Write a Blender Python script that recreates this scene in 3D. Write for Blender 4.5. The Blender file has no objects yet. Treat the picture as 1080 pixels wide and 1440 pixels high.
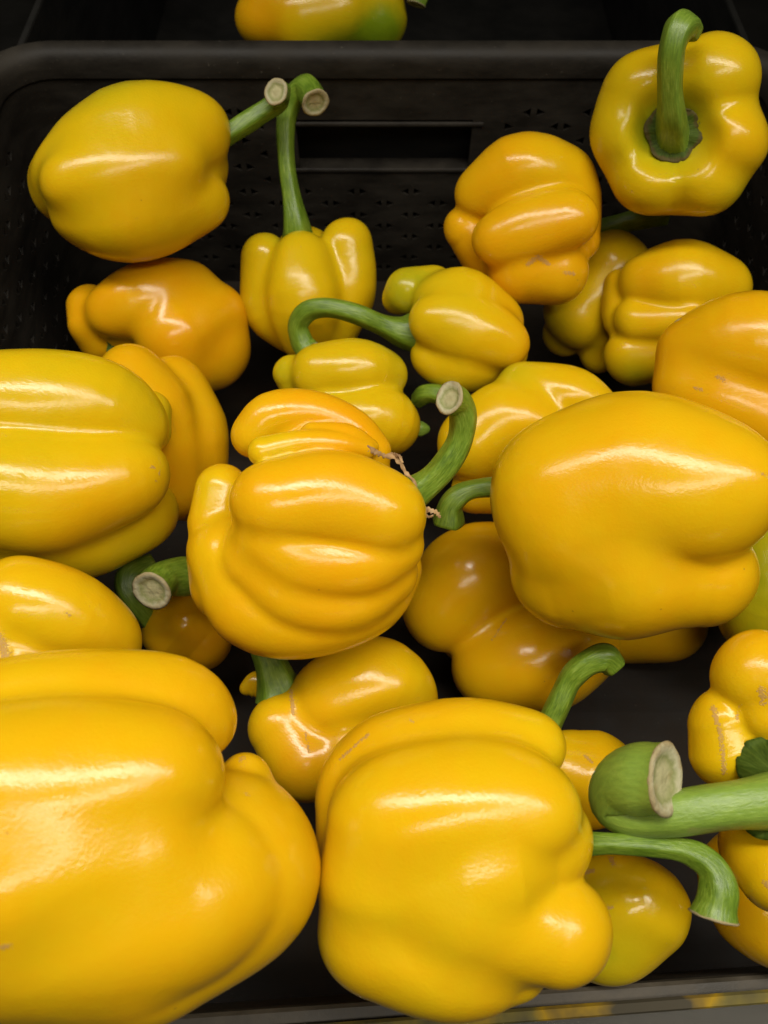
import bpy, bmesh, math, random
import numpy as np
from mathutils import Vector, Matrix

random.seed(3)
rng = np.random.default_rng(7)
S = bpy.context.scene
COL = S.collection

# ---------------------------------------------------------------- camera, light, exposure
F = 1081.0                       # focal length in photo pixels (1080 x 1440)
PITCH = math.radians(60)         # the phone looks 60 degrees down into the crate
cam_d = bpy.data.cameras.new("camera")
cam = bpy.data.objects.new("camera", cam_d)
COL.objects.link(cam)
cam.location = (0, 0, 0)
cam.rotation_euler = (math.radians(90) - PITCH, 0, 0)
cam_d.sensor_fit = 'VERTICAL'
cam_d.sensor_height = 36.0
cam_d.sensor_width = 27.0
cam_d.lens = F / 1440.0 * 36.0
cam_d.clip_start = 0.01
cam_d.clip_end = 50.0
cam_d.dof.use_dof = True
cam_d.dof.focus_distance = 0.31
cam_d.dof.aperture_fstop = 13.0
S.camera = cam

W = bpy.data.worlds.new("World")
S.world = W
W.use_nodes = True
bg = W.node_tree.nodes["Background"]
bg.inputs[0].default_value = (1.0, 0.86, 0.58, 1)
bg.inputs[1].default_value = 0.022

def area(name, loc, target, sx, sy, power, col):
    d = bpy.data.lights.new(name, 'AREA')
    d.shape = 'RECTANGLE'; d.size = sx; d.size_y = sy
    d.energy = power; d.color = col
    o = bpy.data.objects.new(name, d)
    COL.objects.link(o)
    o.location = loc
    o.rotation_euler = (Vector(target) - Vector(loc)).to_track_quat('-Z', 'Y').to_euler()
    return o

lamp = area("ceiling_tube_lamp", (0.04, 0.17, 0.50), (0.0, 0.02, -0.30), 1.5, 0.13, 5.3, (1.0, 0.95, 0.86))
lamp.data.spread = math.radians(120)
lamp_b = area("ceiling_tube_lamp", (0.12, -0.22, 0.50), (0.0, 0.10, -0.30), 0.7, 0.10, 1.2, (1.0, 0.93, 0.82))
lamp_b.data.spread = math.radians(120)

S.view_settings.view_transform = 'Standard'
S.view_settings.look = 'None'
S.view_settings.gamma = 1.0
S.view_settings.exposure = 0.0
S.render.engine = 'CYCLES'
S.cycles.max_bounces = 8

RGT = np.array([1.0, 0, 0])
FWD = np.array([0, math.cos(PITCH), -math.sin(PITCH)])
UPV = np.array([0, math.sin(PITCH), math.cos(PITCH)])

def ray(u, v):
    return FWD + (u - 540.0) / F * RGT + (720.0 - v) / F * UPV

def on_z(u, v, z):
    r = ray(u, v); return r * (z / r[2])

def on_y(u, v, y):
    r = ray(u, v); return r * (y / r[1])

# ---------------------------------------------------------------- tags
def tag(o, label, cat, group=None):
    o["label"] = label; o["category"] = cat
    if group: o["group"] = group
    return o

# ---------------------------------------------------------------- materials
def new_mat(name):
    m = bpy.data.materials.new(name); m.use_nodes = True
    nt = m.node_tree
    return m, nt, nt.nodes["Principled BSDF"]

def N(nt, t, **kw):
    n = nt.nodes.new(t)
    for k, v in kw.items():
        setattr(n, k, v)
    return n

def noise(nt, vec, scale, detail=3, rough=0.5):
    n = N(nt, 'ShaderNodeTexNoise'); n.inputs['Scale'].default_value = scale
    n.inputs['Detail'].default_value = detail; n.inputs['Roughness'].default_value = rough
    nt.links.new(vec, n.inputs['Vector']); return n

def maprange(nt, sock, a, b, c=0.0, d=1.0):
    n = N(nt, 'ShaderNodeMapRange'); n.clamp = True
    for i, x in enumerate((a, b, c, d)): n.inputs[i + 1].default_value = x
    nt.links.new(sock, n.inputs[0]); return n.outputs[0]

def math_n(nt, op, a, b):
    n = N(nt, 'ShaderNodeMath', operation=op)
    for i, x in enumerate((a, b)):
        if isinstance(x, (int, float)): n.inputs[i].default_value = x
        else: nt.links.new(x, n.inputs[i])
    return n.outputs[0]

def mix(nt, fac, a, b):
    n = N(nt, 'ShaderNodeMix', data_type='RGBA')
    for s, x in ((n.inputs[0], fac), (n.inputs[6], a), (n.inputs[7], b)):
        if isinstance(x, (int, float)): s.default_value = x
        elif isinstance(x, tuple): s.default_value = (*x, 1) if len(x) == 3 else x
        else: nt.links.new(x, s)
    return n.outputs[2]

def ramp(nt, fac, stops):
    n = N(nt, 'ShaderNodeValToRGB')
    el = n.color_ramp.elements
    while len(el) < len(stops): el.new(0.5)
    for e, (p, c) in zip(el, stops):
        e.position = p; e.color = (*c, 1)
    nt.links.new(fac, n.inputs[0]); return n.outputs[0]

def bump(nt, h, strength, dist, normal=None):
    n = N(nt, 'ShaderNodeBump'); n.inputs['Strength'].default_value = strength
    n.inputs['Distance'].default_value = dist
    nt.links.new(h, n.inputs['Height'])
    if normal is not None: nt.links.new(normal, n.inputs['Normal'])
    return n.outputs[0]

def make_skin():
    m, nt, b = new_mat("pepper_skin")
    co = N(nt, 'ShaderNodeTexCoord').outputs['Object']
    hue = N(nt, 'ShaderNodeAttribute', attribute_name='ripeness').outputs['Fac']
    scar = N(nt, 'ShaderNodeAttribute', attribute_name='cork').outputs['Fac']
    n1 = noise(nt, co, 20, 4, 0.6)
    n2 = noise(nt, co, 160, 3)
    h = math_n(nt, 'ADD', hue, math_n(nt, 'MULTIPLY', math_n(nt, 'SUBTRACT', n1.outputs[0], 0.5), 0.30))
    h = math_n(nt, 'ADD', h, math_n(nt, 'MULTIPLY', math_n(nt, 'SUBTRACT', n2.outputs[0], 0.5), 0.03))
    c = ramp(nt, h, [(0.0, (0.045, 0.115, 0.006)), (0.22, (0.20, 0.27, 0.007)), (0.38, (0.52, 0.40, 0.006)),
                     (0.56, (0.66, 0.425, 0.004)), (0.78, (0.72, 0.34, 0.003)), (1.0, (0.74, 0.26, 0.003))])
    # corky flecks where the skin cracked
    v = N(nt, 'ShaderNodeTexVoronoi'); v.inputs['Scale'].default_value = 900
    nt.links.new(co, v.inputs['Vector'])
    fl = noise(nt, co, 1500, 2)
    f1 = maprange(nt, math_n(nt, 'ADD', scar, math_n(nt, 'MULTIPLY', math_n(nt, 'SUBTRACT', fl.outputs[0], 0.5), 1.6)), 0.62, 0.72)
    f1 = math_n(nt, 'MULTIPLY', f1, maprange(nt, scar, 0.05, 0.2))
    c = mix(nt, math_n(nt, 'MULTIPLY', f1, 0.7), c, (0.42, 0.23, 0.08))
    # tiny pores
    sp = N(nt, 'ShaderNodeTexVoronoi'); sp.inputs['Scale'].default_value = 95
    nt.links.new(co, sp.inputs['Vector'])
    pore = maprange(nt, sp.outputs['Distance'], 0.035, 0.05, 1, 0)
    sel = math_n(nt, 'GREATER_THAN', noise(nt, co, 9, 2).outputs[0], 0.62)
    c = mix(nt, math_n(nt, 'MULTIPLY', math_n(nt, 'MULTIPLY', pore, sel), 0.5), c, (0.28, 0.15, 0.02))
    nt.links.new(c, b.inputs['Base Color'])
    r = maprange(nt, noise(nt, co, 60, 4).outputs[0], 0.3, 0.7, 0.14, 0.27)
    r = math_n(nt, 'ADD', r, math_n(nt, 'MULTIPLY', f1, 0.4))
    nt.links.new(r, b.inputs['Roughness'])
    b.inputs['Subsurface Weight'].default_value = 0.25
    b.inputs['Subsurface Radius'].default_value = (1.0, 0.55, 0.08)
    b.inputs['Subsurface Scale'].default_value = 0.006
    b.inputs['IOR'].default_value = 1.46
    fine = noise(nt, co, 900, 2)
    mid = noise(nt, co, 120, 3)
    nn = bump(nt, noise(nt, co, 45, 2).outputs[0], 0.14, 0.003)
    nn = bump(nt, mid.outputs[0], 0.10, 0.0012, nn)
    nn = bump(nt, fine.outputs[0], 0.17, 0.0004, nn)
    nn = bump(nt, f1, 0.5, 0.0006, nn)
    nt.links.new(nn, b.inputs['Normal'])
    return m

def make_stem_mat(name="stem_green", g=1.0, dry=(0.20, 0.13, 0.05)):
    m, nt, b = new_mat(name)
    uv = N(nt, 'ShaderNodeTexCoord').outputs['UV']
    co = N(nt, 'ShaderNodeTexCoord').outputs['Object']
    mp = N(nt, 'ShaderNodeMapping'); mp.inputs['Scale'].default_value = (11, 1.6, 1)
    nt.links.new(uv, mp.inputs['Vector'])
    st = noise(nt, mp.outputs[0], 2.2, 4, 0.6)
    bl = noise(nt, co, 90, 4)
    mixv = math_n(nt, 'ADD', math_n(nt, 'MULTIPLY', st.outputs[0], 0.65), math_n(nt, 'MULTIPLY', bl.outputs[0], 0.35))
    c = ramp(nt, mixv, [(p, tuple(x * g for x in cc)) for p, cc in [(0.28, (0.045, 0.095, 0.007)), (0.46, (0.115, 0.195, 0.013)), (0.60, (0.18, 0.275, 0.026)), (0.78, (0.32, 0.40, 0.09))]])
    br = N(nt, 'ShaderNodeAttribute', attribute_name='cork').outputs['Fac']
    brf = maprange(nt, math_n(nt, 'ADD', br, math_n(nt, 'MULTIPLY', math_n(nt, 'SUBTRACT', noise(nt, co, 260, 3).outputs[0], 0.5), 1.0)), 0.45, 0.75)
    brf = math_n(nt, 'MULTIPLY', brf, maprange(nt, br, 0.03, 0.2))
    c = mix(nt, math_n(nt, 'MULTIPLY', brf, 0.7), c, dry)
    pale = N(nt, 'ShaderNodeAttribute', attribute_name='ripeness').outputs['Fac']
    c = mix(nt, pale, c, (0.24, 0.36, 0.06))
    nt.links.new(c, b.inputs['Base Color'])
    b.inputs['Roughness'].default_value = 0.36
    b.inputs['Subsurface Weight'].default_value = 0.12
    b.inputs['Subsurface Radius'].default_value = (0.6, 1.0, 0.2)
    b.inputs['Subsurface Scale'].default_value = 0.003
    nn = bump(nt, st.outputs[0], 0.35, 0.0008)
    nn = bump(nt, noise(nt, co, 700, 3).outputs[0], 0.2, 0.0004, nn)
    nt.links.new(nn, b.inputs['Normal'])
    return m

def make_cut_mat():
    m, nt, b = new_mat("stem_cut")
    uv = N(nt, 'ShaderNodeTexCoord').outputs['UV']
    co = N(nt, 'ShaderNodeTexCoord').outputs['Object']
    sx = N(nt, 'ShaderNodeSeparateXYZ'); nt.links.new(uv, sx.inputs[0])
    n = noise(nt, co, 420, 4)
    rr = math_n(nt, 'ADD', sx.outputs[0], math_n(nt, 'MULTIPLY', math_n(nt, 'SUBTRACT', n.outputs[0], 0.5), 0.35))
    c = ramp(nt, rr, [(0.0, (0.34, 0.31, 0.15)), (0.35, (0.40, 0.37, 0.19)), (0.62, (0.22, 0.23, 0.08)), (0.80, (0.42, 0.39, 0.24)), (1.0, (0.32, 0.26, 0.13))])
    c = mix(nt, maprange(nt, noise(nt, co, 160, 3).outputs[0], 0.5, 0.7, 0, 0.55), c, (0.30, 0.21, 0.09))
    nt.links.new(c, b.inputs['Base Color'])
    b.inputs['Roughness'].default_value = 0.75
    nt.links.new(bump(nt, n.outputs[0], 0.6, 0.001), b.inputs['Normal'])
    return m

def make_dry_mat():
    m, nt, b = new_mat("dried_sepal")
    co = N(nt, 'ShaderNodeTexCoord').outputs['Object']
    c = ramp(nt, noise(nt, co, 300, 4).outputs[0], [(0.3, (0.16, 0.08, 0.03)), (0.55, (0.42, 0.26, 0.11)), (0.75, (0.60, 0.46, 0.27))])
    nt.links.new(c, b.inputs['Base Color']); b.inputs['Roughness'].default_value = 0.8
    return m

def make_plastic(name, c0, c1, rough=0.5, dust=0.35):
    m, nt, b = new_mat(name)
    co = N(nt, 'ShaderNodeTexCoord').outputs['Object']
    mp = N(nt, 'ShaderNodeMapping'); mp.inputs['Scale'].default_value = (1, 1, 3)
    nt.links.new(co, mp.inputs['Vector'])
    a = noise(nt, mp.outputs[0], 22, 6, 0.65)
    d = noise(nt, co, 350, 4, 0.7)
    c = mix(nt, maprange(nt, a.outputs[0], 0.38, 0.68), c0, c1)
    spk = maprange(nt, d.outputs[0], 0.66, 0.76, 0, dust)
    spk = math_n(nt, 'MULTIPLY', spk, maprange(nt, noise(nt, co, 14, 3).outputs[0], 0.42, 0.62))
    c = mix(nt, spk, c, (0.16, 0.14, 0.11))
    nt.links.new(c, b.inputs['Base Color'])
    nt.links.new(maprange(nt, a.outputs[0], 0.3, 0.7, rough - 0.1, rough + 0.12), b.inputs['Roughness'])
    b.inputs['Specular IOR Level'].default_value = 0.3
    nn = bump(nt, d.outputs[0], 0.25, 0.0006)
    nt.links.new(nn, b.inputs['Normal'])
    return m

M_SKIN = make_skin(); M_STEM = make_stem_mat(); M_CALYX = make_stem_mat("calyx_green", 0.42, (0.10, 0.06, 0.02)); M_CALYX.node_tree.nodes['Principled BSDF'].inputs['Roughness'].default_value = 0.65; M_CALYX.node_tree.nodes['Principled BSDF'].inputs['Specular IOR Level'].default_value = 0.2; M_CUT = make_cut_mat(); M_DRY = make_dry_mat()
M_CRATE = make_plastic("black_crate_plastic", (0.011, 0.009, 0.0065), (0.030, 0.025, 0.018), 0.6, 0.9)
M_FLOOR = make_plastic("crate_floor_plastic", (0.008, 0.005, 0.002), (0.020, 0.012, 0.005), 0.7)
M_CRATE2 = make_plastic("dark_crate_plastic", (0.008, 0.008, 0.007), (0.014, 0.013, 0.011), 0.6)
M_LIP = make_plastic("worn_lip_plastic", (0.03, 0.025, 0.016), (0.085, 0.07, 0.048), 0.5, 0.8)

# ---------------------------------------------------------------- mesh helpers
def link_mesh(name, verts, faces, mat, parent=None, smooth=True, uvs=None, attrs=None, fix=True):
    me = bpy.data.meshes.new(name)
    if isinstance(faces, np.ndarray):
        v = np.asarray(verts, dtype=np.float32)
        me.vertices.add(len(v)); me.vertices.foreach_set('co', v.ravel())
        nf, k = faces.shape
        me.loops.add(nf * k); me.loops.foreach_set('vertex_index', faces.astype(np.int32).ravel())
        me.polygons.add(nf); me.polygons.foreach_set('loop_start', np.arange(0, nf * k, k, dtype=np.int32))
        me.update(calc_edges=True); me.validate()
    else:
        me.from_pydata([tuple(p) for p in verts], [], faces); me.update()
    me.polygons.foreach_set('use_smooth', np.full(len(me.polygons), smooth, dtype=bool))
    if uvs is not None:
        ul = me.uv_layers.new(name='UVMap')
        li = np.zeros(len(me.loops), dtype=np.int32); me.loops.foreach_get('vertex_index', li)
        ul.data.foreach_set('uv', np.asarray(uvs, dtype=np.float32)[li].ravel())
    for an, av in (attrs or {}).items():
        a = me.attributes.new(an, 'FLOAT', 'POINT'); a.data.foreach_set('value', np.asarray(av, dtype=np.float32))
    me.materials.append(mat)
    if fix:
        co = np.zeros(len(me.vertices) * 3); me.vertices.foreach_get('co', co); co = co.reshape(-1, 3)
        me.calc_loop_triangles()
        ti = np.zeros(len(me.loop_triangles) * 3, dtype=np.int32); me.loop_triangles.foreach_get('vertices', ti); ti = ti.reshape(-1, 3)
        c = co - co.mean(0)
        if (c[ti[:, 0]] * np.cross(c[ti[:, 1]], c[ti[:, 2]])).sum() < 0: me.flip_normals()
    o = bpy.data.objects.new(name, me); COL.objects.link(o)
    if parent is not None: o.parent = parent
    return o

def catmull(pts, n):
    p = np.asarray(pts, dtype=float)
    if len(p) == 1: return p
    if len(p) == 2:
        t = np.linspace(0, 1, n)[:, None]; return p[0] * (1 - t) + p[1] * t
    q = np.vstack([2 * p[0] - p[1], p, 2 * p[-1] - p[-2]])
    out = []
    for t in np.linspace(0, len(p) - 1, n):
        i = min(int(t), len(p) - 2); s = t - i
        a, b, c, d = q[i], q[i + 1], q[i + 2], q[i + 3]
        out.append(0.5 * ((2 * b) + (-a + c) * s + (2 * a - 5 * b + 4 * c - d) * s * s + (-a + 3 * b - 3 * c + d) * s ** 3))
    return np.array(out)

# ---------------------------------------------------------------- pepper bodies: smooth union of lobes, meshed with surface nets
class Frame:
    """design frame of one pepper: u right, v down, w towards the viewer, one unit = one photo pixel at its distance"""
    def __init__(self, c, D):
        self.c = np.array([c[0], c[1], 0.0]); self.D = D
        r = ray(*c); self.P = D * r
        L = np.linalg.norm(r); d = r / L
        eu = D / F * (RGT - (RGT @ d) * d); ev = D / F * (-UPV + (UPV @ d) * d)
        self.s = math.sqrt(np.linalg.norm(eu) * np.linalg.norm(ev))
        self.dist = D * L / self.s
        self.M = np.stack([eu, ev, -d * self.s])
    def loc(self, p):
        p = np.atleast_2d(np.asarray(p, dtype=float)).copy()
        k = 1.0 - p[:, 2] / self.dist
        p[:, 0] = (p[:, 0] - self.c[0]) * k; p[:, 1] = (p[:, 1] - self.c[1]) * k
        if p.shape[1] > 3: p[:, 3] *= k
        return p
    def world(self, q):
        return np.asarray(q) @ self.M          # relative to self.P

def smin(a, b, k):
    h = np.maximum(k - np.abs(a - b), 0.0) / k
    return np.minimum(a, b) - h * h * k * 0.25

def make_field(fr, sp):
    k = sp.get('k', 9.0) * 1.9
    segs = []
    for lobe in sp['lobes']:
        kk = k
        if isinstance(lobe, tuple) and isinstance(lobe[0], (int, float)) and isinstance(lobe[1], list):
            kk, lobe = lobe
        q = fr.loc(lobe)
        segs.append((kk, catmull(q, 1 if len(q) == 1 else (2 if len(q) == 2 else 3 * len(q) - 1))))
    cuts = [(fr.loc([c[:4]])[0], c[4]) for c in sp.get('cuts', [])]
    ph = rng.uniform(0, 6.28, 9); amp = sp.get('wob', 1.0) * sp['size'] * 0.004
    fq = 6.28 / sp['size']
    def f(P):
        P = P.astype(np.float32); d = None
        for kk, L in segs:
            m = None
            if len(L) == 1:
                m = np.sqrt(((P - L[0, :3].astype(np.float32)) ** 2).sum(1)) - np.float32(L[0, 3])
            if len(L) > 1:
                xs = []; ts = []
                for i in range(len(L) - 1):
                    a = L[i, :3].astype(np.float32); b = (L[i + 1, :3] - L[i, :3]).astype(np.float32)
                    pa = P - a
                    t = np.clip((pa @ b) / max(float(b @ b), 1e-6), 0, 1)
                    e = pa - t[:, None] * b
                    xs.append(np.sqrt((e * e).sum(1)) - (L[i, 3] + t * (L[i + 1, 3] - L[i, 3])).astype(np.float32)); ts.append(t)
                if len(xs) == 1: m = xs[0]
                else:
                    # blend the nearest points of neighbouring segments so a lobe has no joints
                    mn = np.minimum.reduce(xs); C = np.zeros_like(P); R_ = np.zeros(len(P), np.float32); Wt = np.zeros(len(P), np.float32)
                    tau = np.float32(0.10 * L[:, 3].mean())
                    for i in range(len(L) - 1):
                        w = np.exp(-(xs[i] - mn) / tau); t = ts[i]
                        C += w[:, None] * (L[i, :3].astype(np.float32) + t[:, None] * (L[i + 1, :3] - L[i, :3]).astype(np.float32))
                        R_ += w * (L[i, 3] + t * (L[i + 1, 3] - L[i, 3])).astype(np.float32); Wt += w
                    C /= Wt[:, None]; R_ /= Wt
                    m = np.sqrt(((P - C) ** 2).sum(1)) - R_
            d = m if d is None else smin(d, m, kk)
        for c, kc in cuts:
            x = np.sqrt(((P - c[:3].astype(np.float32)) ** 2).sum(1)) - np.float32(c[3])
            d = -smin(-d, x, kc)
        d = d + amp * (np.sin(P[:, 0] * fq * 2.1 + ph[0] + np.sin(P[:, 1] * fq * 1.3 + ph[1])) * np.sin(P[:, 1] * fq * 1.9 + ph[2])
                       + 0.7 * np.sin(P[:, 2] * fq * 2.5 + ph[3] + P[:, 0] * fq * 1.1))
        return d
    pts = np.vstack([L for _, L in segs])
    lo = (pts[:, :3] - pts[:, 3:4]).min(0) - 6; hi = (pts[:, :3] + pts[:, 3:4]).max(0) + 6
    return f, lo, hi

def surface_nets(f, lo, hi, h):
    n = np.maximum(np.ceil((hi - lo) / h).astype(int) + 2, 6)
    n = ((n + 3) // 4) * 4
    B = n // 4
    ax = [lo[i] + h * np.arange(n[i]) for i in range(3)]
    cx = [lo[i] + h * (4 * np.arange(B[i]) + 1.5) for i in range(3)]
    G = np.stack(np.meshgrid(*cx, indexing='ij'), -1).reshape(-1, 3)
    dc = f(G).reshape(B)
    near = np.abs(dc) < h * 4 * 1.5
    V = np.repeat(np.repeat(np.repeat(np.where(dc < 0, -9.0, 9.0).astype(np.float32), 4, 0), 4, 1), 4, 2)
    msk = np.repeat(np.repeat(np.repeat(near, 4, 0), 4, 1), 4, 2)
    idx = np.argwhere(msk)
    V[msk] = f(lo + h * idx)
    ins = V < 0
    cs = sum(ins[a:n[0] - 1 + a, b:n[1] - 1 + b, c:n[2] - 1 + c].astype(np.int8) for a in (0, 1) for b in (0, 1) for c in (0, 1))
    cells = np.argwhere((cs > 0) & (cs < 8))
    cid = -np.ones(n - 1, dtype=np.int64); cid[tuple(cells.T)] = np.arange(len(cells))
    acc = np.zeros((len(cells), 3)); cnt = np.zeros(len(cells))
    cor = [(a, b, c) for a in (0, 1) for b in (0, 1) for c in (0, 1)]
    for a in cor:
        for i in range(3):
            if a[i] == 0:
                b = list(a); b[i] = 1
                va = V[tuple((cells + a).T)]; vb = V[tuple((cells + b).T)]
                cr = (va < 0) != (vb < 0)
                t = np.where(cr, va / np.where(cr, va - vb, 1), 0)
                p = np.repeat(np.array([a], dtype=float), len(cells), 0); p[:, i] = t
                acc[cr] += p[cr]; cnt[cr] += 1
    verts = lo + h * (cells + acc / cnt[:, None])
    faces = []
    for i in range(3):
        j, k = (i + 1) % 3, (i + 2) % 3
        sl0 = [slice(None)] * 3; sl1 = [slice(None)] * 3
        sl0[i] = slice(0, n[i] - 1); sl1[i] = slice(1, n[i])
        e = ins[tuple(sl0)] != ins[tuple(sl1)]
        E = np.argwhere(e)
        E = E[(E[:, j] > 0) & (E[:, k] > 0) & (E[:, j] < n[j] - 1) & (E[:, k] < n[k] - 1)]
        flip = ins[tuple(E.T)]
        q = []
        for dj, dk in ((-1, -1), (0, -1), (0, 0), (-1, 0)):
            c = E.copy(); c[:, j] += dj; c[:, k] += dk
            q.append(cid[tuple(c.T)])
        q = np.stack(q, 1)
        q[~flip] = q[~flip][:, ::-1]
        faces.append(q)
    faces = np.vstack(faces)
    faces = faces[(faces >= 0).all(1)]
    eps = 0.5
    for _ in range(3):
        d = f(verts)
        g = np.stack([f(verts + eps * np.eye(3)[i]) - d for i in range(3)], 1) / eps
        g2 = np.maximum((g * g).sum(1), 0.15)
        step = np.clip(d / g2, -h, h)
        verts = verts - 0.9 * step[:, None] * g
    return verts, faces

def seg_dist(P, pl):
    pl = np.asarray(pl, dtype=float)
    if len(pl) == 1: return np.sqrt(((P - pl[0]) ** 2).sum(1))
    out = None
    for a, b in zip(pl[:-1], pl[1:]):
        ab = b - a; t = np.clip(((P - a) @ ab) / (ab @ ab), 0, 1)
        x = np.sqrt(((P - a - t[:, None] * ab) ** 2).sum(1))
        out = x if out is None else np.minimum(out, x)
    return out

def add_stem(fr, body, st):
    q = fr.loc(st['p'])
    n = st.get('n', max(20, min(44, int(np.linalg.norm(np.diff(q[:, :3], axis=0), axis=1).sum() / 4))))
    L = catmull(q, n)
    pos = L[:, :3]; rad = L[:, 3]
    T = np.gradient(pos, axis=0); T /= np.linalg.norm(T, axis=1)[:, None]
    nrm = np.cross(T[0], [0.3, 0.2, 1.0]); nrm /= np.linalg.norm(nrm)
    R = 30; th = np.linspace(0, 2 * np.pi, R, endpoint=False)
    V = []; UV = []; ph = rng.uniform(0, 6.28); ribs = st.get('ribs', 5); amp = st.get('rib', 0.07)
    ln = np.concatenate([[0], np.cumsum(np.linalg.norm(np.diff(pos, axis=0), axis=1))])
    for i in range(n):
        nrm = nrm - (nrm @ T[i]) * T[i]; nrm /= np.linalg.norm(nrm)
        bn = np.cross(T[i], nrm)
        tw = ph + 0.5 * i / n
        fl = 1.0 + 0.06 * math.sin(i * 0.55 + ph) * 0.5
        if st.get('cut', True) and i > n - 4: fl *= 1 + 0.03 * (i - (n - 4))
        am = amp if not st.get('cut', True) else amp * (1 - 0.75 * max(0.0, (i / n - 0.7) / 0.3))
        r = rad[i] * fl * (1 + am * (1 - 2 * np.abs(np.sin(0.5 * (ribs * th + tw))) ** 0.8) + 0.03 * np.cos(2 * th + 1.7 * ph + 0.04 * i))
        V.append(pos[i] + r[:, None] * (np.cos(th)[:, None] * nrm + np.sin(th)[:, None] * bn))
        UV.append(np.stack([np.abs(th / np.pi - 1), np.full(R, ln[i] / 60.0)], 1))
    V = np.vstack(V); UV = np.vstack(UV)
    faces = []
    for i in range(n - 1):
        for j in range(R):
            faces.append((i * R + j, i * R + (j + 1) % R, (i + 1) * R + (j + 1) % R, (i + 1) * R + j))
    faces = np.array(faces)
    V0 = V
    cork = np.zeros(len(V)); pale = np.full(len(V), st.get('pale', 0.0))
    for pl, wd in st.get('bruise', []):
        cork = np.maximum(cork, np.clip(1 - seg_dist(V[:, :2] / (1 - V[:, 2:3] / fr.dist) + fr.c[:2], pl) / wd, 0, 1))
    if st.get('cut', True):
        tt = np.repeat(np.arange(n) / (n - 1.0), R); cork = np.maximum(cork, np.clip((tt - 0.94) / 0.06, 0, 1) * 0.5)
    else:
        V = np.vstack([V, pos[-1] + T[-1] * rad[-1] * 0.35]); UV = np.vstack([UV, [[0, 0]]])
        cork = np.append(cork, 0); pale = np.append(pale, pale[0])
    fl = [tuple(x) for x in faces]
    if not st.get('cut', True):
        fl += [((n - 1) * R + j, (n - 1) * R + (j + 1) % R, len(V) - 1) for j in range(R)]
    stem = link_mesh("stem", fr.world(V), fl, M_STEM, body, True, UV, {'cork': cork, 'ripeness': pale})
    if st.get('cut', True):
        # the pale, slightly hollow cut face
        ring = V0[-R:] - pos[-1]
        cv = []; cuv = []; prof = [(1.0, -0.03), (1.035, 0.05), (0.93, 0.10), (0.80, 0.06), (0.62, -0.05), (0.40, -0.10), (0.2, -0.07)]
        for a, z in prof:
            jit = 1 + rng.normal(0, 0.012, R)
            cv.append(pos[-1] + ring * (a * jit)[:, None] + T[-1] * rad[-1] * (z + rng.normal(0, 0.012, R))[:, None]); cuv.append(np.tile([a, 0.0], (R, 1)))
        cv.append((pos[-1] - T[-1] * rad[-1] * 0.05)[None]); cuv.append(np.array([[0.0, 0.0]]))
        cf = []
        for i in range(len(prof) - 1):
            for j in range(R):
                cf.append((i * R + j, i * R + (j + 1) % R, (i + 1) * R + (j + 1) % R, (i + 1) * R + j))
        c0 = len(prof) * R
        cf += [((len(prof) - 1) * R + j, (len(prof) - 1) * R + (j + 1) % R, c0) for j in range(R)]
        link_mesh("cut_face", fr.world(np.vstack(cv)), cf, M_CUT, stem, True, np.vstack(cuv))
    return stem

def add_calyx(fr, body, ca):
    p = fr.loc([ca['p']])[0][:3]; ax = np.asarray(ca['axis'], dtype=float); ax /= np.linalg.norm(ax)
    R0 = ca['r']; pts = ca.get('points', 6); dish = ca.get('dish', 0.25)
    nrm = np.cross(ax, [0.2, 1, 0.1]); nrm /= np.linalg.norm(nrm); bn = np.cross(ax, nrm)
    A = 72; rings = [0.25, 0.45, 0.65, 0.82, 0.94, 1.0]
    ph = rng.uniform(0, 6.28)
    th = np.linspace(0, 2 * np.pi, A, endpoint=False)
    star = 1 + ca.get('star', 0.20) * np.abs(np.cos(pts * 0.5 * th + ph)) ** 1.6 + 0.05 * np.sin(3 * th + ph) - 0.10
    V = []; UV = []
    for side in (1, -1):
        for t in rings:
            rr = R0 * t * (1 + (star - 1) * t ** 2)
            z = R0 * (dish * t ** 2.2 - 0.02) + R0 * 0.05 * np.cos(pts * th + 2 * ph) * t + R0 * 0.03 * rng.normal(0, 1, A) * t
            z = z + (0.0 if side == 1 else -R0 * 0.10)
            V.append(p + rr[:, None] * (np.cos(th)[:, None] * nrm + np.sin(th)[:, None] * bn) + np.outer(z, ax))
            UV.append(np.stack([np.abs(th / np.pi - 1) * 2, np.full(A, t)], 1))
    V = np.vstack(V); UV = np.vstack(UV); nr = len(rings); fs = []
    for s in (0, 1):
        for i in range(nr - 1):
            for j in range(A):
                a, b, c, d = (s * nr + i) * A + j, (s * nr + i) * A + (j + 1) % A, (s * nr + i + 1) * A + (j + 1) % A, (s * nr + i + 1) * A + j
                fs.append((a, d, c, b) if s == 0 else (a, b, c, d))
    for j in range(A):
        a, b = (nr - 1) * A + j, (nr - 1) * A + (j + 1) % A
        c, d = (2 * nr - 1) * A + (j + 1) % A, (2 * nr - 1) * A + j
        fs.append((a, d, c, b))
    t = np.tile(np.repeat(rings, A), 2)
    cork = np.clip((t - 0.62) / 0.38, 0, 1) * ca.get('dry', 0.3)
    return link_mesh("calyx", fr.world(V), fs, M_CALYX, body, True, UV, {'cork': cork, 'ripeness': np.full(len(V), ca.get('pale', 0.0))})

GROUP = "yellow bell peppers heaped in the black crate"
RES = 84

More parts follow.
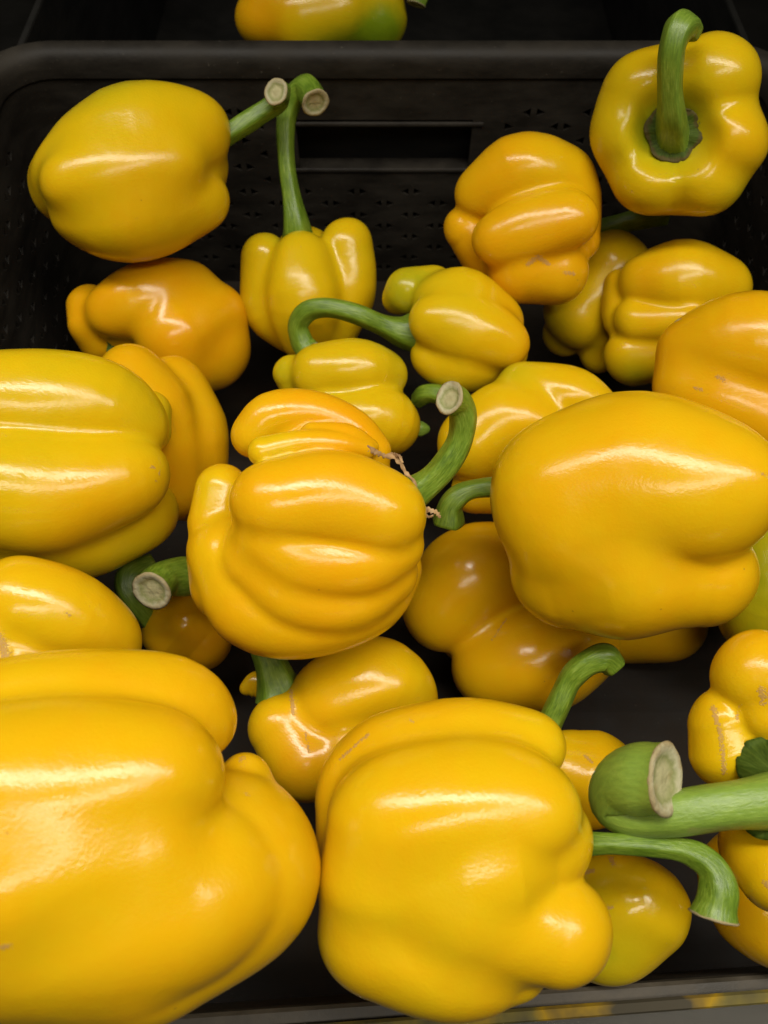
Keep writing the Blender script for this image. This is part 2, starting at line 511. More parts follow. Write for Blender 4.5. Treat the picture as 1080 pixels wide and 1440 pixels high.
def pepper(sp):
    fr = Frame(sp['c'], sp['D'])
    allp = np.vstack([np.asarray(l[1] if isinstance(l, tuple) else l, dtype=float) for l in sp['lobes']])
    sp['size'] = float(max((allp[:, 0] + allp[:, 3]).max() - (allp[:, 0] - allp[:, 3]).min(),
                           (allp[:, 1] + allp[:, 3]).max() - (allp[:, 1] - allp[:, 3]).min()))
    f, lo, hi = make_field(fr, sp)
    V, Fc = surface_nets(f, lo, hi, (hi - lo).max() / sp.get('res', RES))
    scr = V[:, :2] / (1 - V[:, 2:3] / fr.dist) + fr.c[:2]
    P3 = np.column_stack([scr, V[:, 2]])
    ripe = np.full(len(V), sp.get('ripe', 0.6))
    for b in sp.get('tint', []):                      # (u, v, w, radius, change)
        d = np.sqrt(((P3 - np.array(b[:3])) ** 2).sum(1))
        ripe += b[4] * np.exp(-(d / b[3]) ** 2 * 1.4)
    for _ in range(5):                                # natural blotches and specks
        q = P3[rng.integers(len(P3))]
        ripe += rng.normal(0, 0.055) * np.exp(-(((P3 - q) ** 2).sum(1)) / (sp['size'] * rng.uniform(0.12, 0.3)) ** 2)
    cork = np.zeros(len(V))
    for _ in range(9):
        q = P3[rng.integers(len(P3))]
        cork = np.maximum(cork, np.clip(0.62 - np.sqrt(((P3 - q) ** 2).sum(1)) / rng.uniform(4, 11), 0, 1))
    front = V[:, 2] > -20
    for pl, wd in sp.get('cork', []):
        cork = np.maximum(cork, np.where(front, np.clip(1 - seg_dist(scr, pl) / wd, 0, 1), 0))
    o = link_mesh("bell_pepper", fr.world(V), Fc, M_SKIN, None, True, None, {'ripeness': ripe, 'cork': cork})
    o.location = fr.P
    tag(o, sp['label'], "bell pepper", sp.get('group', GROUP))
    for st in sp.get('stems', []): add_stem(fr, o, st)
    for ca in sp.get('calyx', []): add_calyx(fr, o, ca)
    return fr, o


# ---------------------------------------------------------------- the crate
BACK_Y = 0.452; RIM_Z = -0.250; FLOOR_Z = -0.425; HX = 0.222; FRONT_Y = -0.0145; FSLOPE = 0.058; LIP_Z = -0.352

def wall_grid(origin, du, length, height, mat, name, parent, slot=None, cu=0.0092, cv=0.0092, skip_rows=2, wear=None):
    """perforated wall: a sheet of small cells with triangular holes, 2.4 mm thick"""
    nu = int(round(length / cu)); nv = int(round(height / cv))
    cu = length / nu; cv = height / nv
    du = Vector(du); dv = Vector((0, 0, -1)); O = Vector(origin)
    verts = []; vid = {}; faces = []
    def P(u, v):
        key = (round(u * 1e6), round(v * 1e6))
        if key not in vid:
            vid[key] = len(verts); verts.append(O + du * u + dv * v)
        return vid[key]
    for i in range(nv):
        j = 0
        while j < nu:
            u0, u1, v0, v1 = j * cu, (j + 1) * cu, i * cv, (i + 1) * cv
            if slot and slot[0] <= u0 + cu / 2 <= slot[1] and slot[2] <= v0 + cv / 2 <= slot[3]:
                j += 1; continue
            edge = slot and (slot[0] - 1.6 * cu <= u0 + cu / 2 <= slot[1] + 1.6 * cu and slot[2] - 1.2 * cv <= v0 + cv / 2 <= slot[3] + 1.2 * cv)
            a, b, c, d = P(u0, v0), P(u1, v0), P(u1, v1), P(u0, v1)
            jj = (j + (0 if (i % 2) else 2)) % 4
            if i >= skip_rows and not edge and 0 < j < nu - 1 and i < nv - 1 and jj in (0, 1):
                x0, x1 = u0 + cu * 0.20, u1 - cu * 0.20
                y0, y1, ym = v0 + cv * 0.20, v1 - cv * 0.20, (v0 + v1) / 2
                if jj == 1:
                    p, q, r = P(x0, y0), P(x0, y1), P(x1, ym)
                    faces += [(a, p, q, d), (a, b, r, p), (b, c, r), (c, d, q, r)]
                else:
                    p, q, r = P(x1, y0), P(x1, y1), P(x0, ym)
                    faces += [(b, c, q, p), (a, b, p, r), (a, r, d), (d, r, q, c)]
            else:
                faces.append((a, b, c, d))
            j += 1
    o = link_mesh(name, verts, faces, mat, parent, False, fix=False)
    md = o.modifiers.new("thickness", 'SOLIDIFY'); md.thickness = 0.0026; md.offset = 0.0
    return o

def sweep(name, path, prof, mat, parent, smooth=False):
    """sweep a (outward, up) profile along a horizontal path of (point, outward direction)"""
    V = []; n = len(prof); fs = []
    for p, o in path:
        for a, z in prof:
            V.append(Vector(p) + Vector(o) * a + Vector((0, 0, z)))
    for i in range(len(path) - 1):
        for j in range(n):
            fs.append((i * n + j, i * n + (j + 1) % n, (i + 1) * n + (j + 1) % n, (i + 1) * n + j))
    fs += [tuple(range(n)), tuple(range((len(path) - 1) * n, len(path) * n))[::-1]]
    return link_mesh(name, V, fs, mat, parent, smooth)

def make_crate():
    R = 0.028
    e = bpy.data.objects.new("crate", None); COL.objects.link(e)
    e.location = (0, 0, 0)
    tag(e, "black perforated plastic crate holding all the yellow peppers, slot handle in its back wall", "crate")
    top = RIM_Z - 0.014; hgt = top - FLOOR_Z
    wall_grid((-HX + R, BACK_Y, top), (1, 0, 0), 2 * HX - 2 * R, hgt, M_CRATE, "back_wall", e,
              slot=(0.138, 0.2535, 0.031, 0.064))
    wall_grid((-HX, FRONT_Y - HX * FSLOPE, top), (0, 1, 0), BACK_Y - R - FRONT_Y + HX * FSLOPE, hgt, M_CRATE, "side_wall", e)
    wall_grid((HX, FRONT_Y + HX * FSLOPE, top), (0, 1, 0), BACK_Y - R - FRONT_Y - HX * FSLOPE, hgt, M_CRATE, "side_wall", e)
    for sx in (-1, 1):                       # rounded back corners
        V = []; fs = []; K = 20
        for i in range(K):
            a = math.pi / 2 * i / (K - 1)
            x = sx * (HX - R + R * math.cos(a)); y = BACK_Y - R + R * math.sin(a)
            V += [(x, y, top), (x, y, FLOOR_Z)]
        for i in range(K - 1): fs.append((2 * i, 2 * i + 1, 2 * i + 3, 2 * i + 2))
        o = link_mesh("corner_wall", V, fs, M_CRATE, e, False, fix=False)
        md = o.modifiers.new("thickness", 'SOLIDIFY'); md.thickness = 0.0026; md.offset = 0.0
    # rolled rim all round the back and sides
    path = [((-HX, FRONT_Y - HX * FSLOPE, RIM_Z), (-1, 0, 0)), ((-HX, BACK_Y - R, RIM_Z), (-1, 0, 0))]
    for i in range(1, 9):
        a = math.pi - math.pi / 2 * i / 8
        path.append(((-HX + R + R * math.cos(a), BACK_Y - R + R * math.sin(a), RIM_Z), (math.cos(a), math.sin(a), 0)))
    for i in range(0, 9):
        a = math.pi / 2 - math.pi / 2 * i / 8
        path.append(((HX - R + R * math.cos(a), BACK_Y - R + R * math.sin(a), RIM_Z), (math.cos(a), math.sin(a), 0)))
    path.append(((HX, FRONT_Y + HX * FSLOPE, RIM_Z), (1, 0, 0)))
    prof = [(-0.0021, -0.0166), (-0.0022, -0.0155), (-0.0022, -0.011), (-0.0020, -0.0075), (-0.0012, -0.0045), (0.0004, -0.0022), (0.0028, -0.0008), (0.0058, -0.0001), (0.009, -0.0003), (0.0115, -0.0014), (0.0128, -0.0036), (0.0130, -0.007), (0.0130, -0.014), (0.0126, -0.016), (0.011, -0.0168)]
    sweep("rim", path, prof, M_CRATE, e, True)
    # lips of the handle slot
    z0, z1 = top - 0.031 - 0.0005, top - 0.064
    x0, x1 = -HX + R + 0.138, -HX + R + 0.2535
    pr = [(0.0, -0.0020), (0.012, -0.0020), (0.012, 0.0010), (0.0, 0.0010)]
    bm = bmesh.new()
    for zz, hh in ((z0, 0.003), (z1 + 0.0, 0.003)):
        m = Matrix.Translation(((x0 + x1) / 2, BACK_Y + 0.004, zz)) @ Matrix.Diagonal((x1 - x0 + 0.006, 0.0125, hh, 1))
        bmesh.ops.create_cube(bm, size=1, matrix=m)
    me = bpy.data.meshes.new("handle_lip"); bm.to_mesh(me); bm.free(); me.materials.append(M_CRATE)
    o = bpy.data.objects.new("handle_lip", me); COL.objects.link(o); o.parent = e
    bv = o.modifiers.new("round", 'BEVEL'); bv.width = 0.001; bv.segments = 2
    # floor with shallow ribs, and the low front wall with its worn lip
    V = []; fs = []; n = 60
    for i in range(n + 1):
        y = FRONT_Y - 0.012 + (BACK_Y - FRONT_Y + 0.012) * i / n; z = FLOOR_Z + (0.0004 if i % 3 == 0 else 0.0)
        V += [(-HX, y, z), (HX, y, z)]
    for i in range(n): fs.append((2 * i, 2 * i + 1, 2 * i + 3, 2 * i + 2))
    link_mesh("base", V, fs, M_FLOOR, e, False, fix=False)
    fp = [((-HX, FRONT_Y - HX * FSLOPE, LIP_Z), (0, -1, 0)), ((HX, FRONT_Y + HX * FSLOPE, LIP_Z), (0, -1, 0))]
    sweep("front_wall", fp, [(0.0, FLOOR_Z - LIP_Z), (0.0, -0.003), (0.0006, -0.0008), (0.002, 0.0), (0.0058, -0.0003), (0.0066, -0.0015), (0.0066, FLOOR_Z - LIP_Z)], M_LIP, e)
    return e

def back_crate():
    e = bpy.data.objects.new("crate", None); COL.objects.link(e)
    tag(e, "dark crate behind the back rim, holding one half seen pepper", "crate")
    y0, y1 = BACK_Y + 0.017, BACK_Y + 0.42; zt, zb = RIM_Z - 0.02, -0.425
    def box(name, a, b, mat):
        bm = bmesh.new()
        c = [(p + q) / 2 for p, q in zip(a, b)]; d = [abs(q - p) for p, q in zip(a, b)]
        bmesh.ops.create_cube(bm, size=1, matrix=Matrix.Translation(c) @ Matrix.Diagonal((*d, 1)))
        me = bpy.data.meshes.new(name); bm.to_mesh(me); bm.free(); me.materials.append(mat)
        o = bpy.data.objects.new(name, me); COL.objects.link(o); o.parent = e
        bv = o.modifiers.new("round", 'BEVEL'); bv.width = 0.0015; bv.segments = 2
    box("base", (-0.23, y0, zb - 0.004), (0.23, y1, zb), M_CRATE2)
    box("front_wall", (-0.225, y0, zb), (0.225, y0 + 0.004, zt), M_CRATE2)
    box("back_wall", (-0.225, y1 - 0.004, zb), (0.225, y1, -0.05), M_CRATE2)
    box("side_wall", (-0.23, y0, zb), (-0.2255, y1, zt), M_CRATE2)
    box("side_wall", (0.2255, y0, zb), (0.23, y1, zt), M_CRATE2)

make_crate()
back_crate()

# the shelf the crates stand on
bm = bmesh.new()
bmesh.ops.create_cube(bm, size=1, matrix=Matrix.Translation((0, 0.4, FLOOR_Z - 0.020)) @ Matrix.Diagonal((3, 2.0, 0.02, 1)))
me = bpy.data.meshes.new("shelf"); bm.to_mesh(me); bm.free(); me.materials.append(M_CRATE2)
shelf = bpy.data.objects.new("shelf", me); COL.objects.link(shelf); shelf["kind"] = "structure"

# ---------------------------------------------------------------- the peppers (photo pixels: u, v, w, radius)
SPECS = [
# --- back row
dict(label="glossy pepper lying on its side top left by the back wall, long stem pointing right", c=(190,245), D=.405, ripe=.60, k=9,
  lobes=[[(104,243,0,56),(185,206,0,88),(262,192,0,66)],(18,[(105,254,48,50),(180,248,38,76),(238,232,44,58)]),[(120,297,25,52),(190,292,25,84),(282,285,12,48)],[(105,255,-45,62),(255,240,-45,70)]],
  tint=[(190,120,20,80,-.18),(110,190,20,60,-.1)],
  stems=[dict(p=[(290,208,-10,19),(325,186,-5,17),(365,160,0,17),(392,142,10,17),(396,131,30,17),(390,128,48,17)])]),
dict(label="small upright pepper against the back wall, its thin stem standing straight up", c=(435,410), D=.46, ripe=.55, k=8,
  lobes=[[(374,362,0,33),(379,430,0,39),(405,470,0,28)],[(424,365,30,40),(428,420,38,54),(432,470,25,42)],[(487,345,2,37),(488,410,5,42),(470,462,5,36)],[(430,365,-40,45),(430,450,-40,50)]],
  cuts=[(418,312,0,16,12)], tint=[(405,340,30,45,-.06),(415,320,20,30,-.12)],
  stems=[dict(p=[(420,348,-10,24),(417,322,8,20),(411,285,8,13),(404,240,8,12),(403,190,10,12.5),(411,158,14,15),(428,144,24,17),(438,150,38,17.5),(443,160,50,17)])]),
dict(label="orange pepper wedged under the top left one, dark stem cavity on its lower left", c=(230,460), D=.455, ripe=.74, k=9,
  lobes=[[(124,455,0,25),(128,432,-15,30)],[(160,438,25,40),(212,420,28,54),(262,412,5,46)],[(250,470,40,58),(300,442,18,50),(308,480,12,46)],[(302,498,8,54),(255,505,25,55)],[(150,470,-20,40)],[(185,478,-8,30)]],
  
  calyx=[dict(p=(172,482,22),axis=(-.2,.3,1),r=22)]),
dict(label="orange pepper lying on end behind the large greenish left pepper", c=(235,610), D=.405, ripe=.70, k=7,
  lobes=[[(185,535,25,50),(215,590,35,64),(240,680,20,55)],[(245,545,-15,45),(268,610,0,56),(272,690,-10,46)]]),
dict(label="large greenish yellow pepper at the left edge, its blunt tip pointing right", c=(110,650), D=.345, ripe=.54, k=8, res=92,
  lobes=[[(-70,565,40,60),(60,574,30,80),(150,580,36,72),(196,600,36,50)],[(-70,680,74,75),(60,690,66,88),(170,675,76,66),(205,668,72,44)],[(-70,740,0,70),(90,738,0,84),(180,728,-5,62),(210,720,-25,50)],[(216,605,-25,30),(212,580,-35,36)]],
  tint=[(240,600,-20,40,-.16),(40,520,40,120,-.07),(150,790,20,90,-.07),(220,668,60,25,-.08)], cork=[([(210,660),(218,656),(229,662),(229,674),(220,680)],2.5)]),
dict(label="orange pepper with a dark scar among its folded lobes, leaning under the top right one", c=(735,315), D=.425, ripe=.72, k=6,
  lobes=[[(676,275,15,38),(735,243,25,54),(788,255,5,50)],[(656,322,0,35),(690,355,-10,50)],[(702,338,66,42),(750,320,60,50),(796,308,60,44)],[(735,378,35,54),(775,380,25,54)],[(808,335,5,36),(800,280,0,44)],[(740,320,-40,80)]],
  cork=[([(742,372),(757,362),(772,372)],8),([(795,384),(808,386)],6)], tint=[(760,420,30,60,-.12)]),
dict(label="pepper standing stem towards the viewer in the top right corner, thick green stem bent upward", c=(950,185), D=.385, ripe=.52, k=8,
  lobes=[[(1004,112,20,60),(990,125,-70,62)],[(1018,196,28,60),(1000,190,-70,62)],[(988,246,24,60),(980,235,-70,62)],[(912,252,24,58),(920,240,-70,62)],[(884,190,20,56),(900,190,-70,62)],[(905,128,14,54),(915,135,-70,62)],[(950,185,-90,90)],(14,[(950+64*math.cos(t*.7854),186+66*math.sin(t*.7854),6,57) for t in range(9)])],
  cuts=[(946,186,98,66,20)],
  tint=[(945,188,45,70,-.36),(1040,270,20,50,-.14),(835,190,0,40,-.1),(1030,200,60,60,.10),(880,240,50,40,-.06)],
  cork=[([(930,205),(945,212),(965,206),(978,190)],12)],
  calyx=[dict(p=(946,188,50),axis=(.05,-.05,1),r=41,points=6,dish=.10,dry=1.0,star=.09)],
  stems=[dict(p=[(945,194,34,34),(945,186,52,25),(944,160,86,20),(942,120,110,18),(945,75,128,18),(954,48,125,20),(964,42,110,19),(970,50,92,17)],rib=.07,pale=.15,cut=False)]),
dict(label="shaded pepper deep in the gap beneath the pepper with the dark scar", c=(845,430), D=.475, ripe=.55, k=6,
  lobes=[[(815,440,25,52),(862,380,15,54)],[(792,472,-5,32),(800,460,-10,30)],[(850,478,20,26)],[(840,500,10,26)]],
  stems=[dict(p=[(840,325,10,12),(870,318,15,13),(900,312,15,14),(930,308,0,14)],cut=False)]),
dict(label="yellow pepper with parallel ridges and a green patch, under the top right one", c=(945,430), D=.435, ripe=.60, k=4.5,
  lobes=[[(908,400,20,42),(960,395,20,58),(1012,402,0,44)],[(895,452,35,34),(965,455,40,38)],[(872,402,0,26),(866,450,8,24),(880,470,10,20)],[(886,505,20,42),(935,495,20,42)],[(950,430,-40,70)]],
  tint=[(890,525,40,32,-.4)]),
dict(label="small pale yellow pepper with a ribbed shoulder and a hooked stem reaching left", c=(645,465), D=.425, tint=[(590,400,10,50,-.12),(650,540,20,60,-.10)], ripe=.54, k=4.5,
  lobes=[[(608,450,60,36),(650,460,42,58),(706,482,46,40)],[(612,425,25,36),(645,430,20,54),(690,455,5,46)],[(574,410,0,32),(610,405,-5,32)],[(560,420,-15,22),(575,412,-30,24)],[(612,500,30,38),(652,505,25,50),(700,495,0,42)],[(645,470,-30,65)]],
  calyx=[dict(p=(575,466,20),axis=(-1,0,.1),r=36,points=5,dish=-.35,dry=.05)],
  stems=[dict(p=[(580,468,22,30),(562,466,28,22),(535,456,40,16),(500,441,55,15),(462,432,60,15),(432,436,55,15),(416,456,45,15),(420,480,40,16),(427,492,40,17)])]),
dict(label="yellow green pepper under the hooked stem, above the folded centre pepper", c=(485,565), D=.415, ripe=.52, k=6,
  lobes=[[(450,525,20,42),(505,520,28,43),(538,528,10,36)],[(465,585,35,40),(530,590,32,52),(552,600,15,42)],[(411,525,0,26),(425,545,-10,30)],[(500,570,-35,62)]],
  tint=[(400,530,10,45,-.14)],
  stems=[dict(p=[(585,604,-5,13),(597,604,-5,10),(605,604,-5,4)],cut=False,pale=.3)]),
dict(label="yellow pepper half hidden behind the large smooth right one, small hooked stem at its left", c=(725,615), D=.405, ripe=.60, k=7,
  lobes=[[(668,625,25,56),(720,590,20,56),(780,620,0,50)],[(735,548,0,38),(800,560,0,44),(840,575,0,30)],[(665,690,5,34),(700,690,0,34)]],
  tint=[(720,525,0,50,-.3)],
  stems=[dict(p=[(585,562,-30,12),(600,552,-10,14),(625,556,0,14),(660,575,0,14)],cut=False)]),
dict(label="orange pepper at the right edge, speckled with small brown scars", c=(1040,510), D=.365, ripe=.72, k=10,
  lobes=[[(968,500,5,52),(1045,483,10,74),(1120,505,0,80)],[(965,545,15,55),(1010,560,15,60),(1100,595,10,60)],[(1040,520,-40,85)]],
  cork=[([(1008,530),(1018,534)],8),([(976,546),(986,549)],6)],
  stems=[dict(p=[(975,475,0,12),(962,464,15,13),(954,462,25,13)])]),
# --- middle
dict(label="orange pepper with folded double growth and dried sepals in the centre, green stem curving up", c=(440,740), D=.315, ripe=.70, k=6, res=110, wob=.7,
  lobes=[[(358,612,0,33),(385,586,5,36),(440,583,5,33),(495,602,0,30),(528,632,-5,24)],
         (2.5,[(371,636,62,22),(425,623,60,20),(475,624,50,20),(515,632,38,14)]),(2.5,[(440,610,44,18),(488,612,40,18),(522,628,30,12)]),
         (6,[(385,708,88,64),(460,702,82,72),(535,722,80,66)]),(10,[(384,754,70,60),(430,786,72,60),(500,790,70,56),(556,768,64,42)]),(10,[(370,785,46,62),(420,833,54,57),(490,841,50,50),(548,806,38,42)]),
         (7,[(328,785,12,62),(362,848,20,66),(440,866,26,58),(515,842,12,55),(555,800,-5,42)]),(5,[(318,775,0,53),(320,820,0,52)]),
         (10,[(314,692,-20,39),(309,735,-14,43)]),[(410,740,-60,95),(500,740,-60,92)],[(430,640,-20,60),(500,660,-20,50)]],
  cuts=[(480,664,205,52,16)],
  tint=[(385,635,60,50,-.25),(300,690,10,50,-.18),(305,800,40,60,-.10)],
  stems=[dict(p=[(560,705,10,34),(590,690,25,24),(622,663,40,21),(648,625,55,20),(656,588,70,20),(650,564,85,21),(636,556,100,22)],rib=.09)]),
dict(label="biggest smooth yellow pepper on the right, one long highlight across its side", c=(880,725), D=.325, ripe=.63, k=16, res=96,
  lobes=[[(787,694,48,110),(875,680,32,130),(965,688,44,116),(1030,686,80,66),(1060,686,95,30)],(24,[(796,800,5,86),(880,797,25,100)]),(16,[(880,795,25,98),(985,803,5,74)]),[(800,740,-80,100),(950,740,-80,100)],(30,[(800,745,50,92),(870,745,46,88)])],
  tint=[(820,860,40,40,-.1),(1070,690,20,40,.08)], cork=[([(1062,668),(1075,676)],5)],
  stems=[dict(p=[(705,684,-10,16),(672,684,0,15),(640,690,10,16),(618,708,10,20),(612,735,0,26)],cut=False)]),
dict(label="dark orange pepper in shade between the centre and the biggest right pepper", c=(690,860), D=.405, ripe=.68, k=7,
  lobes=[[(630,850,20,70),(665,805,25,72),(720,800,0,60)],[(692,935,25,60),(760,925,25,76),(810,905,0,60)],[(690,870,-40,80)]],
  cork=[([(692,900),(706,878),(712,870)],3)]),
dict(label="lime green pepper at the right edge behind the biggest smooth one", c=(1060,800), D=.375, ripe=.30, k=9,
  lobes=[[(1100,740,0,70),(1078,820,10,76),(1062,865,0,58)]], tint=[(1030,880,20,70,.10)]),
dict(label="dark orange pepper seen as a sliver beneath the biggest smooth right one", c=(900,880), D=.435, ripe=.68, k=8,
  lobes=[[(850,880,0,52),(900,876,0,58),(945,880,0,50)]]),
dict(label="orange pepper deep under the centre one at its lower left, dark green calyx", c=(265,870), D=.40, ripe=.72, k=8,
  lobes=[[(262,880,10,52),(285,900,10,42)],[(240,890,0,40),(280,850,-10,45)]],
  calyx=[dict(p=(206,868,12),axis=(-.8,.2,.6),r=24,points=5,dish=-.3,dry=.1)],
  stems=[dict(p=[(212,872,12,16),(194,850,26,16),(180,828,30,18),(186,808,25,19),(215,795,15,18)],cut=False)]),
dict(label="pepper buried under the centre one, its thick cut stem poking out to the left", c=(330,800), D=.375, ripe=.66, k=8,
  lobes=[[(350,800,-20,60),(420,800,-20,60)]],
  stems=[dict(p=[(300,808,10,26),(262,810,25,28),(232,814,50,27),(216,830,75,27)],rib=.03)]),
dict(label="yellow pepper at the left edge behind the huge front left one, cracked stem hollow", c=(70,880), D=.30, ripe=.60, k=10,
  lobes=[[(30,850,20,70),(95,868,20,72),(150,900,0,58)],[(-40,920,30,70),(60,960,20,60),(120,950,10,60)]],
  cuts=[(-8,925,110,34,30)], cork=[([(0,895),(10,920),(2,950)],16),([(92,862),(100,866)],5)]),
dict(label="yellow pepper with stitch marks between the two large front ones, dark stem above it", c=(490,1010), D=.345, ripe=.61, k=9,
  lobes=[[(470,985,20,66),(530,962,20,72),(565,985,0,56)],[(400,1022,20,50),(432,1065,20,60)],[(500,1060,20,62)],[(347,968,-48,10),(362,957,-48,14),(395,985,-55,30)]],
  cork=[([(409,972),(413,1004)],7),([(351,985),(349,1020)],4),([(430,1030),(436,1060)],4)],
  stems=[dict(p=[(395,978,10,38),(386,950,15,26),(376,920,15,24),(368,890,10,24)],cut=False)]),
# --- front
dict(label="huge out of focus pepper filling the lower left corner, extra fold on its right", c=(200,1180), D=.235, ripe=.65, k=12, res=110,
  lobes=[(9,[(0,1010,15,90),(130,990,15,94),(240,985,5,90),(290,1000,0,56)]),[(-60,1140,85,140),(120,1110,90,140),(225,1080,108,104)],
         (18,[(60,1285,55,118),(215,1268,60,128),(300,1230,45,118)]),(6,[(215,1312,0,106),(326,1235,0,126),(340,1190,-10,120)]),[(40,1305,10,112),(180,1305,10,116)],(18,[(358,1088,-25,38)]),(26,[(40,1215,94,130),(195,1198,90,112)])],
  cork=[([(346,1062),(354,1056)],7),([(352,1112),(362,1114)],4),([(0,1322),(30,1318)],8)], tint=[(-20,1250,120,90,.1)]),
dict(label="large glossy pepper at front centre, bulging foot at lower right and stem curling right", c=(640,1190), D=.262, ripe=.61, k=12, res=110,
  lobes=[(15,[(515,1090,10,74),(560,1058,32,76),(650,1040,42,76),(742,1045,30,60)]),[(560,1150,88,108),(660,1138,84,118),(742,1140,108,82)],[(512,1130,0,72),(522,1215,0,78)],
         (16,[(545,1305,28,92),(625,1330,26,90),(680,1340,10,72)]),(22,[(655,1270,58,96),(772,1300,46,77)]),(12,[(690,1195,70,110),(745,1182,55,84)]),(10,[(718,1352,5,46)]),[(640,1220,-70,130)],(26,[(550,1228,62,100),(655,1226,66,106)])],
  cork=[([(470,1060),(510,1022)],5),([(572,1000),(578,1004)],4)], tint=[(740,1000,60,60,-.06)],
  stems=[dict(p=[(815,1186,0,18),(860,1186,18,16),(920,1190,22,16),(962,1198,24,19),(988,1218,28,22),(994,1248,26,26),(984,1282,20,30)],rib=.09)]),
dict(label="pepper hidden behind the large front centre one, hooked stem standing above it", c=(830,1080), D=.33, ripe=.66, k=8,
  lobes=[[(800,1090,0,66),(828,1096,0,70)]], cork=[([(822,1062),(832,1072)],5)],
  stems=[dict(p=[(765,1030,0,20),(785,985,15,18),(802,950,25,19),(826,928,35,21),(852,920,35,22),(866,934,25,18)],cut=False)]),
dict(label="pepper at the right edge with bulging lobes, wrinkled calyx and huge stem pointing left", c=(1060,1080), D=.27, ripe=.61, k=5,
  lobes=[[(1062,942,25,66),(1120,960,20,70)],[(1015,1015,10,52),(1022,1050,0,58)],[(1076,1000,28,44),(1110,1010,20,50)],[(1068,1180,-20,58),(1095,1215,0,58)],[(1120,1080,-40,100)]],
  cork=[([(1072,968),(1074,985)],14),([(1000,990),(1012,1030),(1018,1085)],9),([(1040,990),(1036,1010)],5),([(1075,1235),(1085,1245)],10)],
  calyx=[dict(p=(1108,1100,88),axis=(-.3,-.1,.95),r=78,points=5,dish=-.2,dry=.15)],
  stems=[dict(p=[(1110,1122,50,46),(1060,1128,90,38),(1000,1136,115,36),(940,1146,125,34),(890,1148,122,36),(858,1130,120,42),(866,1104,140,52),(895,1096,160,54),(930,1096,173,52)],rib=.03,bruise=[([(970,1170),(1040,1165)],10)],pale=.5)]),
dict(label="olive green pepper low at the front right, beneath two crossing stems", c=(880,1290), D=.305, ripe=.54, k=10,
  lobes=[[(835,1245,15,52),(880,1270,20,74),(905,1285,10,70)],[(860,1310,0,75)]],
  tint=[(845,1330,40,75,-.22),(930,1250,20,60,.12),(850,1240,60,50,-.06)],
  cork=[([(820,1225),(832,1222)],9),([(858,1204),(862,1212)],9),([(846,1280),(860,1275)],8)]),
dict(label="orange pepper in shade at the lower right corner beside the front lip", c=(1060,1260), D=.305, ripe=.68, k=10,
  lobes=[[(1045,1225,0,70),(1075,1270,0,76),(1120,1300,0,70)]]),
dict(label="half ripe pepper patched green, in the dark crate behind the back rim", c=(450,0), D=.535, ripe=.62, k=7, group="bell peppers in the crate behind",
  lobes=[[(378,25,20,48),(400,-10,20,50)],[(430,25,30,64),(470,15,30,64)],[(520,30,20,54),(510,-10,10,55)],[(450,5,-30,80)]],
  tint=[(530,40,50,62,-.5),(455,66,70,55,-.3),(372,20,40,50,.25)],
  stems=[dict(p=[(560,-45,20,16),(585,-30,35,14),(590,-5,45,13),(587,6,48,13)])]),
]
for sp in SPECS:
    fr, o = pepper(sp)
    if "dried sepals" in sp['label']:
        CENTRE = (fr, o)

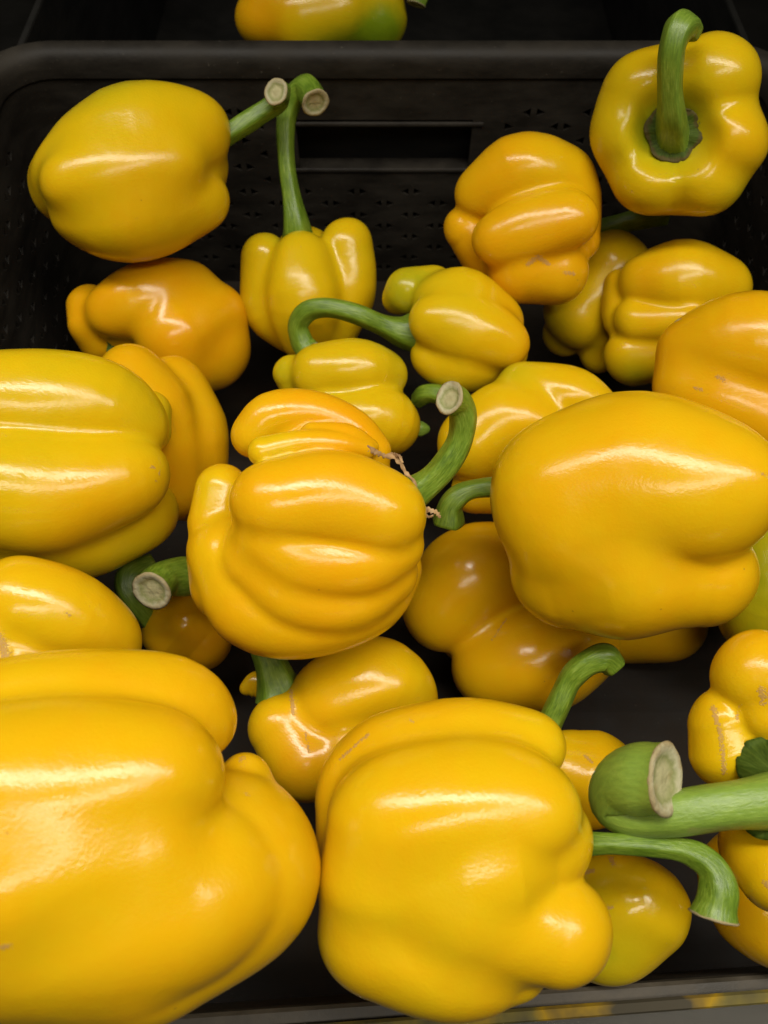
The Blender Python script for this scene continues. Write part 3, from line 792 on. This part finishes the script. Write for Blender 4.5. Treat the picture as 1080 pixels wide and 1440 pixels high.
# dried papery sepals curling off the centre pepper's shoulder
def ribbon(pts, width, seed):
    fr, body = CENTRE
    r = np.random.default_rng(seed)
    L = catmull(fr.loc([(*p, width) for p in pts]), 26)
    V = []; n = len(L)
    T = np.gradient(L[:, :3], axis=0)
    for i in range(n):
        w = width * (0.35 + 0.65 * abs(math.sin(i * 0.9 + seed))) * (1 - 0.6 * i / n)
        side = np.cross(T[i], [0.2 + 0.4 * math.sin(i * 0.5), 0.3, 1.0]); side /= np.linalg.norm(side)
        up = np.cross(side, T[i]); up /= np.linalg.norm(up)
        for k, c in ((-1, 0.5), (0, 0.0), (1, 0.5)):
            V.append(L[i, :3] + side * w * k * r.uniform(0.7, 1.2) + up * w * c * r.uniform(0.3, 1.2))
    fs = []
    for i in range(n - 1):
        for k in (0, 1): fs.append((i * 3 + k, i * 3 + k + 1, (i + 1) * 3 + k + 1, (i + 1) * 3 + k))
    o = link_mesh("dried_sepal", fr.world(np.array(V)), fs, M_DRY, body, True, fix=False)
    md = o.modifiers.new("thickness", 'SOLIDIFY'); md.thickness = 0.0003
ribbon([(505,628,45),(520,630,50),(532,636,45),(545,640,40)], 7, 1)
ribbon([(540,640,40),(555,642,48),(566,652,52),(572,664,50),(584,676,52),(588,692,50),(590,706,45)], 5, 2)
ribbon([(552,638,44),(562,640,54),(568,650,60)], 5, 5)
ribbon([(592,712,50),(604,716,60),(616,720,62),(622,728,60)], 6, 3)
ribbon([(594,716,50),(604,726,58),(612,724,62)], 4, 4)

# clear price rail along the front lip, with yellow pepper reflections painted on a strip at its top edge
mr, nt, b = new_mat("clear_rail")
b.inputs['Base Color'].default_value = (0.5, 0.48, 0.42, 1); b.inputs['Roughness'].default_value = 0.18
b.inputs['Transmission Weight'].default_value = 0.85; b.inputs['IOR'].default_value = 1.46
my, nt, b = new_mat("painted_reflection")
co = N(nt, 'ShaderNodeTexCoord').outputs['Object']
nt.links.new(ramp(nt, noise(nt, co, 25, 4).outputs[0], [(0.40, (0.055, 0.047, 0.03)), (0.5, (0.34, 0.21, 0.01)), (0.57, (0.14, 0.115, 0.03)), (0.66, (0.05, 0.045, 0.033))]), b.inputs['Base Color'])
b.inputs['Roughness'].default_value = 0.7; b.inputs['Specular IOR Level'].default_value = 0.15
rail = bpy.data.objects.new("price_rail", None); COL.objects.link(rail)
tag(rail, "clear plastic price rail with a painted yellow reflection along the front edge of the crate", "price rail")
tilt = 0.045
def railp(x): return (x, FRONT_Y - 0.0068 + 0.064 * x, LIP_Z + 0.0015)
pp = [(railp(-0.235), (0, -1, 0)), (railp(0.235), (0, -1, 0))]
sweep("rail_body", pp, [(0, 0), (0.003, 0.0015), (0.016, -0.004), (0.022, -0.012), (0.022, -0.05), (0.018, -0.05), (0.018, -0.014), (0.0, -0.004)], mr, rail)
sweep("painted_reflection", pp, [(-0.0006, 0.0010), (0.0004, 0.0026), (0.0034, 0.0024), (0.0040, 0.0014), (0.0, 0.0004)], my, rail)
